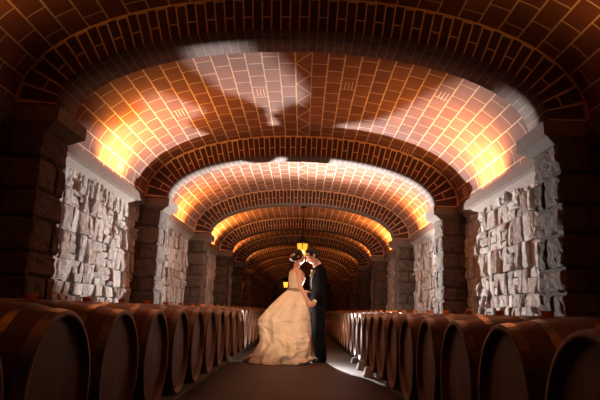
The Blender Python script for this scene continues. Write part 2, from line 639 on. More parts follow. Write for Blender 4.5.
def build_piers():
    for s, nm in ((-1, 'pillar_left'), (1, 'pillar_right')):
        pm, cm = pier_mesh(s), capital_mesh(s)
        for y in rib_y:
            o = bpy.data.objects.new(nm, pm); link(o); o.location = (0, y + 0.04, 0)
            props(o, kind='structure')
            c = bpy.data.objects.new('capital', cm); link(c, o)
    # ledge along each bay: upright lip, sloped soffit down to the stone
    for s, nm in ((-1, 'cornice_left'), (1, 'cornice_right')):
        bm = bmesh.new()
        L = PITCH - 0.64
        prof = [(XW + .1, 2.27), (XW - .01, 2.28), (2.50, 2.375), (2.44, 2.385), (2.435, 2.495), (2.44, 2.50), (XW + .1, 2.50)]
        nseg = 7
        ys = [L * i / nseg for i in range(nseg + 1)]
        rr = [[bm.verts.new((s * x, y, z)) for x, z in prof] for y in ys]
        for a, b in zip(rr, rr[1:]):
            for j in range(len(prof)):
                bm.faces.new((a[j], a[(j + 1) % len(prof)], b[(j + 1) % len(prof)], b[j]))
        bm.faces.new(rr[0]); bm.faces.new(list(reversed(rr[-1])))
        bmesh.ops.recalc_face_normals(bm, faces=bm.faces)
        for f in bm.faces:
            cz = f.calc_center_median()
            f.material_index = 1 if cz.z > 2.383 and abs(cz.x) < 2.46 else 0
        o = obj(nm, bm, [M['cornice'], M['cornice_lip']])
        for i, y in enumerate(rib_y):
            c = o if i == 0 else o.copy()
            if i: COL.objects.link(c)
            c.location = (0, y + 0.62, 0)
            props(c, kind='structure')


def build_ends():
    for nm, y in (('wall_back', CELLAR_Y0), ('wall_front', CELLAR_Y1)):
        bm = bmesh.new()
        box(bm, -3, 3, y if y > 0 else y - .2, y + .2 if y > 0 else y, ZB, 3.8)
        props(obj(nm, bm, M['mortar']), kind='structure')


build_vault(); build_arch(); build_walls(); build_piers(); build_ends()
done_meshes = set()
for o in list(COL.objects):
    if o.type != 'MESH': continue
    if o.data.name not in done_meshes:
        o.data.transform(Matrix.Scale(MS, 4))
        done_meshes.add(o.data.name)
    if o.parent is None:
        o.location = (o.location.x * MS, o.location.y * MS, EYE * (1 - MS) + o.location.z * MS)
build_floor()


# ------------------------------------------------------------------ barrels on their rails
BR, BL = 0.357, 0.490       # bilge radius, half length
BZ = 0.128 + BR
def brad(x):               # stave profile
    t = abs(x) / BL
    return BR - (BR - 0.311) * t ** 2.0


def make_barrel(heads_side):
    root = empty('wine_barrel')
    bm = bmesh.new()
    n = 18
    xs = [-BL + 2 * BL * i / n for i in range(n + 1)]
    prof = [(x, brad(x)) for x in xs]
    rim = [(BL, brad(BL) - 0.022), (BL - 0.045, brad(BL) - 0.028)]
    prof = [(-x, r) for x, r in reversed(rim)] + prof + rim
    prof = prof + [(BL - 0.045, 0.0)]
    prof = [(-BL + 0.045, 0.0)] + prof
    lathe(bm, prof, 48)
    obj('staves', bm, M['stave'], root, True)
    for s in (-1, 1):
        bm = bmesh.new()
        lathe(bm, [(s * (BL - 0.052), 0.0), (s * (BL - 0.052), 0.284), (s * (BL - 0.036), 0.288), (s * (BL - 0.034), 0.274), (s * (BL - 0.032), 0.0)], 40)
        obj('barrel_head', bm, M['head'], root)
    for x, w in ((0.452, 0.044), (0.345, 0.036), (0.150, 0.040)):
        for s in (-1, 1):
            bm = bmesh.new()
            a, b = s * x - w / 2, s * x + w / 2
            if x > .45: a, b = (s * BL - s * w, s * BL - s * 0.003)
            if a > b: a, b = b, a
            lathe(bm, [(a, brad(a) - .003), (a, brad(a) + 0.0035), (b, brad(b) + 0.0035), (b, brad(b) - .003)], 48, close=True)
            obj('hoop', bm, M['hoop'], root, False)
    bm = bmesh.new()
    lathe(bm, [(BR - 0.02, 0.022), (BR + 0.008, 0.025), (BR + 0.022, 0.029), (BR + 0.027, 0.026), (BR + 0.027, 0.0)], 16, axis='Z')
    obj('bung', bm, M['bung'], root)
    return root


ORD = ('first second third fourth fifth sixth seventh eighth ninth tenth eleventh twelfth thirteenth fourteenth fifteenth sixteenth seventeenth eighteenth nineteenth twentieth '
       'twenty-first twenty-second twenty-third twenty-fourth twenty-fifth twenty-sixth twenty-seventh twenty-eighth twenty-ninth thirtieth thirty-first thirty-second thirty-third thirty-fourth').split()
proto = make_barrel(1)
first = True
for s, y0, dy, n, who in ((-1, 1.58, 0.755, 24, 'bride'), (1, 1.70, 0.730, 28, 'groom')):
    for i in range(n):
        o = proto if first else copy_tree(proto)
        first = False
        o.location = (s * 1.35, y0 + dy * i, BZ)
        o.rotation_euler = (R.uniform(-.05, .05), 0, R.uniform(-.012, .012))
        props(o, '%s oak wine barrel from the near end of the row on the %s side' % (ORD[i], "bride's" if s < 0 else "groom's"), 'barrel', 'oak wine barrels in the row on the %s side' % ("bride's" if s < 0 else "groom's"))

for s, who in ((-1, "bride's"), (1, "groom's")):
    for x, wh in ((1.35 - .25, 'aisle edge'), (1.35 + .25, 'wall edge')):
        bm = bmesh.new()
        box(bm, s * x - .05, s * x + .05, 1.1, 21.9, 0.0, 0.1345)
        bevel_all(bm, 0.008, 1)
        props(obj('rack_rail', bm, M['rail']), 'long timber rail under the barrels on the %s side, at their %s' % (who, wh), 'rail', 'timber rails under the barrels')

# pale chocks at the foot of the row on the groom's side
for i, (y, hh, lab) in enumerate(((9.95, .10, 'pale wedge lying at the foot of the barrels, nearest the groom'),
                             (8.85, .14, 'taller pale wedge at the foot of the barrels on the lit floor, middle of three'),
                             (7.95, .13, 'pale wedge at the foot of the barrels, farthest from the groom'))):
    bm = bmesh.new()
    vs = [(-.05, -.10, 0), (.09, -.10, 0), (.09, .12, 0), (-.05, .12, 0), (-.02, -.03, hh * .9), (.07, -.03, hh), (.07, .05, hh), (-.02, .05, hh * .85)]
    v = [bm.verts.new(p) for p in vs]
    for f in ((0, 3, 2, 1), (4, 5, 6, 7), (0, 1, 5, 4), (1, 2, 6, 5), (2, 3, 7, 6), (3, 0, 4, 7)): bm.faces.new([v[q] for q in f])
    bevel_all(bm, 0.012, 2)
    props(obj('wheel_chock', bm, M['chock'], loc=(0.93, y, 0)), lab, 'wedge', 'pale wedges at the foot of the barrels')


# ------------------------------------------------------------------ lanterns
def make_lantern(name, sc, glass, hang):
    root = empty(name)
    n = 6
    def hexring(bm, r, z): return [bm.verts.new((r * math.cos(2 * PI * (j + .5) / n), r * math.sin(2 * PI * (j + .5) / n), z)) for j in range(n)]
    def loft(prof):
        bm = bmesh.new()
        rs = [hexring(bm, r * sc, z * sc) for r, z in prof]
        for a, b in zip(rs, rs[1:]):
            for j in range(n): bm.faces.new((a[j], a[(j + 1) % n], b[(j + 1) % n], b[j]))
        bm.faces.new(list(reversed(rs[0]))); bm.faces.new(rs[-1])
        bmesh.ops.recalc_face_normals(bm, faces=bm.faces)
        return bm
    obj('cap', loft([(.17, .17), (.185, .18), (.16, .21), (.10, .27), (.05, .31), (.03, .33), (.03, .37)]), M['iron'], root)
    obj('base', loft([(.02, -.17), (.04, -.15), (.10, -.13), (.115, -.12), (.115, -.11)]), M['iron'], root)
    bm = bmesh.new()
    for j in range(n):
        a0 = 2 * PI * (j + .5) / n; a1 = 2 * PI * (j + 1.5) / n
        q = [(.152, a0, .165), (.152, a1, .165), (.105, a1, -.105), (.105, a0, -.105)]
        bm.faces.new([bm.verts.new((r * sc * math.cos(a), r * sc * math.sin(a), z * sc)) for r, a, z in q])
    obj('glass_pane', bm, glass, root)
    for j in range(n):
        a0 = 2 * PI * (j + .5) / n
        bm = bmesh.new()
        tube(bm, [(.157 * sc * math.cos(a0), .157 * sc * math.sin(a0), .17 * sc), (.11 * sc * math.cos(a0), .11 * sc * math.sin(a0), -.11 * sc)], .010 * sc, 6)
        obj('frame_bar', bm, M['iron'], root)
    bm = bmesh.new()
    bmesh.ops.create_uvsphere(bm, u_segments=12, v_segments=8, radius=.05 * sc, matrix=Matrix.Translation((0, 0, -.03 * sc)))
    obj('bulb', bm, M['bulb'], root, True)
    if hang:
        bm = bmesh.new()
        z = .36 * sc; i = 0
        while z < hang:
            m = Matrix.Translation((0, 0, z + .025)) @ Matrix.Rotation(PI / 2 * (i % 2), 4, 'Z')
            pts = [m @ Vector((.014 * math.cos(t * PI / 5), 0, .03 * math.sin(t * PI / 5))) for t in range(11)]
            tube(bm, pts, .005, 6, cap=False)
            z += .046; i += 1
        obj('chain', bm, M['iron'], root)
        bm = bmesh.new()
        lathe(bm, [(hang - .03, .0), (hang - .03, .03), (hang, .07), (hang + .02, .07)], 16, axis='Z')
        obj('ceiling_rose', bm, M['iron'], root)
    return root


LAN = tuple(N(0.02, 15.5, 2.38))
# glass is thin amber: let the bulb read through it
k = NT('amber_pane')
t1 = k.n('ShaderNodeBsdfTransparent'); t1.inputs[0].default_value = (1.0, 0.62, 0.16, 1)
e1 = k.n('ShaderNodeEmission'); e1.inputs[0].default_value = (1.0, 0.46, 0.05, 1); e1.inputs[1].default_value = 0.9
a1 = k.n('ShaderNodeAddShader'); k.l(t1.outputs[0], a1.inputs[0]); k.l(e1.outputs[0], a1.inputs[1])
k.l(a1.outputs[0], k.t.nodes['Material Output'].inputs['Surface'])
M['amber_pane'] = k.m
ln = make_lantern('hanging_lantern', MS * 1.12, M['amber_pane'], N(0, 0, 3.555).z - LAN[2])
ln.location = LAN
props(ln, "amber glass lantern with black cap hanging from the vault above the couple's heads", 'lantern')
wl = make_lantern('wall_lantern', 1.35 * MS, M['far_amber'], 0)
wl.location = N(-1.20, CELLAR_Y1 - 0.36, 2.58)
bm = bmesh.new()
tube(bm, [(0, .02, .42), (0, .15, .50), (0, .30, .48)], .02, 8)
box(bm, -.08, .08, .27, .30, .3, .6)
obj('wall_bracket', bm, M['iron'], wl)
props(wl, "glowing amber lantern on the far end wall, seen just behind the bride's waist", 'lantern')

# ------------------------------------------------------------------ people
M['skin_f'] = plain('fair_skin', (0.62, 0.36, 0.25), 0.5, var=0.05, scale=8)
M['skin_m'] = plain('tanned_skin', (0.60, 0.34, 0.23), 0.5, var=0.05, scale=8)
M['hair_f'] = plain('brown_hair', (0.030, 0.014, 0.008), 0.5, var=0.5, scale=90, bump=0.6)
M['hair_m'] = plain('dark_hair', (0.010, 0.007, 0.005), 0.5, var=0.5, scale=90, bump=0.6)
M['lace'] = plain('beige_lace', (0.70, 0.55, 0.41), 0.75, var=0.35, scale=55, bump=0.5)
M['sash'] = plain('brown_sash', (0.30, 0.19, 0.13), 0.5, var=0.1)
M['suit'] = plain('navy_suit_wool', (0.0035, 0.0042, 0.006), 0.9, var=0.2, scale=60)
M['lapel'] = plain('satin_lapel', (0.005, 0.007, 0.010), 0.4, var=0.1)
M['shirt'] = plain('white_shirt', (0.78, 0.77, 0.75), 0.7, var=0.04)
M['shoe'] = plain('black_leather', (0.012, 0.011, 0.010), 0.3, var=0.1)
M['petal'] = plain('ivory_petal', (0.80, 0.72, 0.58), 0.6, var=0.08)
M['leaf'] = plain('green_leaf', (0.08, 0.13, 0.05), 0.6, var=0.2)
M['eye'] = plain('eye_white', (0.75, 0.73, 0.70), 0.25, var=0.02)
for q, sp in (('suit', .06), ('hair_f', .25), ('hair_m', .25)): M[q].node_tree.nodes['Principled BSDF'].inputs['Specular IOR Level'].default_value = sp
M['lips_f'] = plain('rose_lips', (0.45, 0.14, 0.12), 0.4, var=0.05)
k = NT('ivory_taffeta')
oc = k.obj_coord()
k.l(k.mix(k.noise(9, 5, oc), (0.76, 0.64, 0.50), (0.84, 0.73, 0.58)), k.b.inputs['Base Color'])
k.set(Roughness=0.42)
k.b.inputs['Sheen Weight'].default_value = 0.15
mpg = k.n('ShaderNodeMapping')
mpg.inputs['Scale'].default_value = (1.0, 1.0, 1.9)
mpg.inputs['Rotation'].default_value = (0.3, 0.6, 0.2)
k.l(oc, mpg.inputs[0])
cr = k.math('ABSOLUTE', k.math('SUBTRACT', k.noise(3.4, 2, mpg.outputs[0], 0.45), 0.5))
k.bump(k.math('ADD', cr, k.math('MULTIPLY', k.noise(30, 3, oc), 0.06)), 0.8, 0.14)
M['gown'] = k.m


def ell(bm, c, r, rot=None, seg=16):
    m = Matrix.Translation(Vector(c))
    if rot is not None: m = m @ rot.to_4x4()
    m = m @ Matrix.Diagonal((*r, 1))
    bmesh.ops.create_uvsphere(bm, u_segments=seg, v_segments=seg // 2 + 2, radius=1.0, matrix=m)


def limb(bm, pts, rad, seg=12):
    tube(bm, pts, rad, seg)
    for p, r in zip(pts, rad): ell(bm, p, (r, r, r), seg=12)


def rings(bm, rs, F, S, n=28, infl=0.0, cap=True, top=None, y0=0.0):
    """stacked ovals: (z, centre x, half depth, half width)"""
    out = []
    for z, cx, rx, ry in rs:
        ring = []
        for j in range(n):
            a = 2 * PI * j / n
            p = Vector((cx, y0, z)) + F * ((rx + infl) * math.cos(a)) + S * ((ry + infl) * math.sin(a))
            ring.append(bm.verts.new(p))
        out.append(ring)
    for a, b in zip(out, out[1:]):
        for j in range(n): bm.faces.new((a[j], a[(j + 1) % n], b[(j + 1) % n], b[j]))
    if cap:
        bm.faces.new(list(reversed(out[0]))); bm.faces.new(out[-1])
    return out


def fuse(bm, voxel, smooth=4, fac=0.5):
    """one continuous skin over overlapping volumes"""
    bmesh.ops.recalc_face_normals(bm, faces=bm.faces)
    me = bpy.data.meshes.new('fuse'); bm.to_mesh(me); bm.free()
    o = bpy.data.objects.new('fuse', me); COL.objects.link(o)
    m = o.modifiers.new('r', 'REMESH'); m.mode = 'VOXEL'; m.voxel_size = voxel; m.use_smooth_shade = True
    if smooth:
        q = o.modifiers.new('s', 'SMOOTH'); q.iterations = smooth; q.factor = fac
    dg = bpy.context.evaluated_depsgraph_get()
    dg.update()
    res = bpy.data.meshes.new_from_object(o.evaluated_get(dg), depsgraph=dg)
    bpy.data.objects.remove(o)
    bpy.data.meshes.remove(me)
    return res


def frame(f, up=Vector((0, 0, 1))):
    f = f.normalized(); s = f.cross(up).normalized(); u = s.cross(f).normalized()
    return Matrix((f, s, u)).transposed()      # columns forward, side, up


def head_parts(bm, c, A, k=1.0):
    """c centre of the skull, A columns forward/side/up"""
    P = lambda x, y, z: Vector(c) + A @ Vector((x * k, y * k, z * k))
    E = lambda x, y, z, a, b, d: ell(bm, P(x, y, z), (a * k, b * k, d * k), A)
    E(-.012, 0, .022, .096, .076, .092)          # cranium
    E(.022, 0, -.035, .068, .062, .080)          # face
    E(.048, 0, -.088, .034, .036, .028)          # chin and jaw
    E(.010, 0, -.070, .052, .056, .036)
    E(.078, 0, .018, .020, .048, .016)           # brow
    for s in (-1, 1):
        E(.058, s * .038, -.030, .026, .022, .024)   # cheek
        E(-.012, s * .078, -.014, .020, .010, .032)  # ear
        E(.092, s * .011, -.046, .010, .009, .008)   # nostril wing
    tube(bm, [P(.080, 0, .012), P(.098, 0, -.018), P(.112, 0, -.042)], [.009 * k, .011 * k, .012 * k], 10)
    E(.110, 0, -.042, .012, .012, .010)
    E(.084, 0, -.066, .012, .024, .007)          # upper lip
    E(.082, 0, -.077, .012, .021, .007)
    return P


def hand(bm, wrist, d, nrm, thumb, k=1.0, curl=0.5, spread=1.0):
    """palm and five bent fingers; d along the hand, nrm out of the back, thumb = +-1 side"""
    d = Vector(d).normalized(); nrm = (Vector(nrm) - d * Vector(nrm).dot(d)).normalized(); sd = d.cross(nrm) * thumb
    w = Vector(wrist)
    lens = (.070, .078, .072, .058)
    for i, L in enumerate(lens):
        off = (1.5 - i) * .0185 * k
        kn = w + d * (.088 - .006 * abs(i - 1)) * k + sd * off * spread
        tube(bm, [w + sd * off * .55, kn], [.016 * k, .0125 * k], 8)
        ell(bm, kn, (.0125 * k,) * 3, seg=8)
        p, a = kn, 0.15
        for q, (fr, r) in enumerate(((.45, .0098), (.31, .0088), (.24, .0078))):
            a += curl * (0.75 if q == 0 else 1.0)
            nd = d * math.cos(a) - nrm * math.sin(a)
            p2 = p + nd * L * fr * k * 1.05
            tube(bm, [p, p2], [r * k, (r - .0006) * k], 8)
            ell(bm, p2, ((r - .0004) * k,) * 3, seg=8)
            p = p2
    t0 = w + d * .022 * k + sd * .026 * k
    t1 = t0 + (d * .6 + sd * .75 - nrm * .25).normalized() * .042 * k
    t2 = t1 + (d * .9 + sd * .2 - nrm * .45).normalized() * .030 * k
    t3 = t2 + (d * .9 - sd * .1 - nrm * .6).normalized() * .024 * k
    tube(bm, [w + d * .01 * k, t0, t1, t2, t3], [.014 * k, .016 * k, .0125 * k, .0105 * k, .0085 * k], 8)
    ell(bm, t3, (.0085 * k,) * 3, seg=8)


V = Vector


def build_bride():
    BY = 9.66
    F = V((math.cos(.36), math.sin(.36), 0)); S = V((math.sin(.36), -math.cos(.36), 0))
    tors = [(.80, -.075, .11, .16), (.92, -.075, .125, .18), (1.04, -.072, .110, .155), (1.15, -.070, .090, .120), (1.24, -.064, .098, .130),
            (1.33, -.056, .112, .142), (1.40, -.062, .102, .148), (1.445, -.068, .080, .150), (1.475, -.069, .062, .115), (1.50, -.064, .050, .07)]
    bm = bmesh.new()
    rings(bm, tors, F, S, y0=BY)
    for s in (-1, 1): ell(bm, V((-.050, BY, 1.335)) + F * .066 + S * s * .062, (.052, .052, .055))
    A = frame(V((.96, .06, -.10)))
    hc = V((-.024, BY + .055, 1.704))
    limb(bm, [(-.064, BY, 1.47), (-.055, BY, 1.55), (-.036, BY + .03, 1.62)], [.057, .050, .049])
    P = head_parts(bm, hc, A, 0.96)
    # near arm hangs forward and down to the joined hands, far arm rests on his side
    sh = V((-.068, BY, 1.425)) + S * .165
    el, wr = V((.018, 9.435, 1.185)), V((.140, 9.405, .990))
    limb(bm, [sh, sh.lerp(el, .5) + V((-.008, -.01, 0)), el], [.052, .043, .036])
    limb(bm, [el, el.lerp(wr, .35), wr], [.036, .036, .024])
    hand(bm, wr, V((.55, .05, -.80)), V((-.2, -1, .1)), 1, 0.92, .42)
    sh2 = V((-.068, BY, 1.425)) - S * .165
    el2, wr2 = V((-.02, 9.90, 1.20)), V((.035, 9.79, 1.12))
    limb(bm, [sh2, el2], [.050, .036]); limb(bm, [el2, wr2], [.036, .024])
    hand(bm, wr2, V((.85, -.1, .25)), V((-.25, .2, 1)), -1, 0.92, .25)
    for s in (-1, 1):
        hp = V((-.09, BY, .86)) + S * s * .085; kn = V((-.08, BY, .48)) + S * s * .08; an = V((-.10, BY, .09)) + S * s * .075
        limb(bm, [hp, kn, an], [.088, .058, .037])
        limb(bm, [an, an + F * .09 + V((0, 0, -.045)), an + F * .17 + V((0, 0, -.06))], [.036, .034, .024])
    o = obj_from_mesh('person', fuse(bm, .0055, 3), M['skin_f'])
    props(o, 'woman in an ivory full-skirted gown with pinned-up brown hair', 'person')
    # hair
    bm = bmesh.new()
    ell(bm, hc + A @ V((-.026, 0, .030)), (.096, .084, .094), A)
    ell(bm, hc + A @ V((-.060, 0, -.020)), (.066, .076, .072), A)
    ell(bm, hc + A @ V((-.112, 0, -.030)), (.052, .062, .056), A)
    for q in range(13):
        a = q * .9
        ell(bm, hc + A @ V((-.122 + .022 * math.cos(a * 1.7), .045 * math.sin(a), -.030 + .040 * math.cos(a))), (.021, .021, .019))
    for s in (-1, 1):
        tube(bm, [hc + A @ V((.045, s * .066, .030)), hc + A @ V((.025, s * .078, -.02)), hc + A @ V((-.03, s * .076, -.055)), hc + A @ V((-.09, s * .05, -.05))], [.013, .018, .020, .02], 8)
    h = obj_from_mesh('hair', fuse(bm, .006, 2), M['hair_f'], o)
    props(h, 'brown hair pinned up in a bun')
    # small flowers of the comb at the back of the hair
    for q, (x, y, z) in enumerate(((-.095, -.066, .015), (-.125, -.052, -.008), (-.135, -.050, -.055))):
        bm = bmesh.new()
        c = hc + A @ V((x, -y, z))
        for j in range(5):
            a = j * 2 * PI / 5
            ell(bm, c + V((.012 * math.cos(a), -.004, .012 * math.sin(a))), (.010, .005, .010), seg=8)
        ell(bm, c + V((0, -.008, 0)), (.005, .005, .005), seg=8)
        obj('hair_flower', bm, M['petal'], o, True)
    face_bits(o, P, 0.96, M['lips_f'])
    # bodice of lace with a high back and deep armholes
    bm = bmesh.new()
    n = 40
    low = [r for r in tors if 1.14 < r[0] < 1.42]
    ringv = []
    zl = [1.145, 1.19, 1.24, 1.29, 1.335, 1.375, 1.405, 1.43, 1.455]
    def tr(z):
        for a, b in zip(tors, tors[1:]):
            if a[0] <= z <= b[0]:
                t = (z - a[0]) / (b[0] - a[0])
                return [a[i] * (1 - t) + b[i] * t for i in range(4)]
    for zi, z in enumerate(zl):
        row = []
        for j in range(n):
            a = 2 * PI * j / n
            ca, sa = math.cos(a), math.sin(a)
            lim = 1.375 + (.085 * max(0, -ca) ** .8 if ca < 0 else .035 * ca ** 2)
            zz = min(z, lim)
            _, cx, rx, ry = tr(zz)
            bump = .030 * max(0, ca) ** 1.5 * math.exp(-((zz - 1.335) / .065) ** 2) * (abs(sa) * 1.2 + .6)
            row.append(bm.verts.new(V((cx, BY, zz)) + F * ((rx + .012 + bump) * ca) + S * ((ry + .012) * sa)))
        ringv.append(row)
    for a, b in zip(ringv, ringv[1:]):
        for j in range(n):
            try: bm.faces.new((a[j], a[(j + 1) % n], b[(j + 1) % n], b[j]))
            except ValueError: pass
    bmesh.ops.remove_doubles(bm, verts=bm.verts, dist=.0004)
    bd = obj('bodice', bm, M['lace'], o, True)
    sm = bd.modifiers.new('thick', 'SOLIDIFY'); sm.thickness = .004; sm.offset = 1
    for s in (-1, 1):
        bm = bmesh.new()
        p0 = V((-.060, BY, 1.40)) + F * .108 + S * s * .070
        p1 = V((-.063, BY, 1.487)) + S * s * .095
        p2 = V((-.060, BY, 1.43)) - F * .088 + S * s * .075
        tube(bm, [p0, p0.lerp(p1, .5) + F * .014 + V((0, 0, .010)), p1, p1.lerp(p2, .5) - F * .016 + V((0, 0, .012)), p2], [.012, .011, .010, .011, .012], 8)
        obj('shoulder_strap', bm, M['lace'], o, True)
    bm = bmesh.new()
    rs = [(1.126, -.072, .124, .154), (1.134, -.072, .127, .157), (1.166, -.070, .120, .150), (1.174, -.070, .112, .142)]
    rings(bm, rs, F, S, 40, y0=BY, cap=False)
    sh_ = obj('sash', bm, M['sash'], o, True)
    q = sh_.modifiers.new('thick', 'SOLIDIFY'); q.thickness = .004
    props(sh_, 'narrow brown sash at the waist')
    # the skirt: gathered at the waist, swept back into a crumpled train
    lv = [(1.150, -.182, .040, .118), (1.135, -.205, .054, .140), (1.10, -.25, .082, .165), (1.03, -.325, .110, .20), (.95, -.405, .138, .24), (.86, -.490, .165, .28), (.76, -.575, .185, .315), (.70, -.625, .195, .335), (.66, -.655, .192, .345),
          (.60, -.640, .200, .36), (.50, -.620, .208, .375), (.40, -.610, .214, .39), (.30, -.615, .218, .41), (.22, -.650, .212, .435), (.15, -.705, .207, .455), (.09, -.770, .202, .475),
          (.05, -.815, .198, .485), (.02, -.840, .194, .49), (.004, -.848, .19, .49)]
    fine = []
    for a, b in zip(lv, lv[1:]):
        m = 4
        for i in range(m): fine.append([a[q] + (b[q] - a[q]) * i / m for q in range(4)])
    fine.append(list(lv[-1]))
    n = 200
    bm = bmesh.new()
    rows = []
    for z, xl, xr, ry in fine:
        t = max(0, (1.150 - z) / 1.150)
        cx, rx = (xl + xr) / 2, (xr - xl) / 2
        row = []
        for j in range(n):
            a = 2 * PI * j / n
            ca, sa = math.cos(a), math.sin(a)
            amp = min(1, t * 5)
            # long hanging folds fan out of the waist; creases crumple towards the floor
            f = .030 * t ** .8 * math.sin(7 * a + 1.3 + 1.0 * math.sin(2 * a)) + .016 * t ** .6 * math.sin(13 * a + .8 + 2 * t) + .004 * math.sin(41 * a) * (1 - t)
            q = V((ca * rx * 3.2 + .7 * z, sa * ry * 3.2, z * 2.6))
            n1 = noise.noise(q * 1.6 + V((3, 1, 7)))
            n2 = noise.noise(V((q.x * 2.2 + z * 3.5, q.y * 2.2, z * 7.5 - q.x * 1.5)) + V((9, 4, 2)))
            rid = 1 - abs(noise.noise(V((q.x * 1.5 - z * 2, q.y * 1.5, z * 5.2 + q.x)) + V((1.5, 8, 3)))) * 2
            low = max(0, 1 - z / .75)
            f += amp * (.045 * n1 + low * (.060 * n2 + .085 * (rid - .5)))
            fade = .35 + .65 * abs(sa) if z > .1 else 1.0    # outline held at the two sides
            k_ = 1 + f * fade / max(.15, ry)
            sq = 0.92
            px = cx + rx * math.copysign(abs(ca) ** sq, ca) * (1 + (k_ - 1) * (.35 if z > .1 else .8))
            py = BY + ry * math.copysign(abs(sa) ** sq, sa) * k_ * (1 + .3 * t * t if sa > 0 and ca < .3 else 1) - .02 * t
            zz = z
            if .03 < z < .45: zz = z + .02 * n2 * low
            row.append(bm.verts.new((px, py, max(.004, zz))))
        rows.append(row)
    for a, b in zip(rows, rows[1:]):
        for j in range(n): bm.faces.new((a[j], b[j], b[(j + 1) % n], a[(j + 1) % n]))
    g = obj('skirt', bm, M['gown'], o, True)
    q = g.modifiers.new('thick', 'SOLIDIFY'); q.thickness = .003; q.offset = -1
    props(g, 'full ivory taffeta skirt with a crumpled train')
    return o


def face_bits(o, P, k, lips):
    for s in (-1, 1):
        bm = bmesh.new()
        ell(bm, P(.0755, s * .030, -.002), (.012 * k,) * 3, seg=10)
        obj('eye', bm, M['eye'], o, True)
        bm = bmesh.new()
        tube(bm, [P(.092, s * .012, .020), P(.092, s * .03, .026), P(.080, s * .048, .020)], [.004, .005, .003], 6)
        obj('eyebrow', bm, M['hair_m'], o, True)
    bm = bmesh.new()
    ell(bm, P(.090, 0, -.0665), (.009 * k, .021 * k, .006 * k), seg=10)
    ell(bm, P(.088, 0, -.0765), (.009 * k, .019 * k, .006 * k), seg=10)
    obj('lips', bm, lips, o, True)


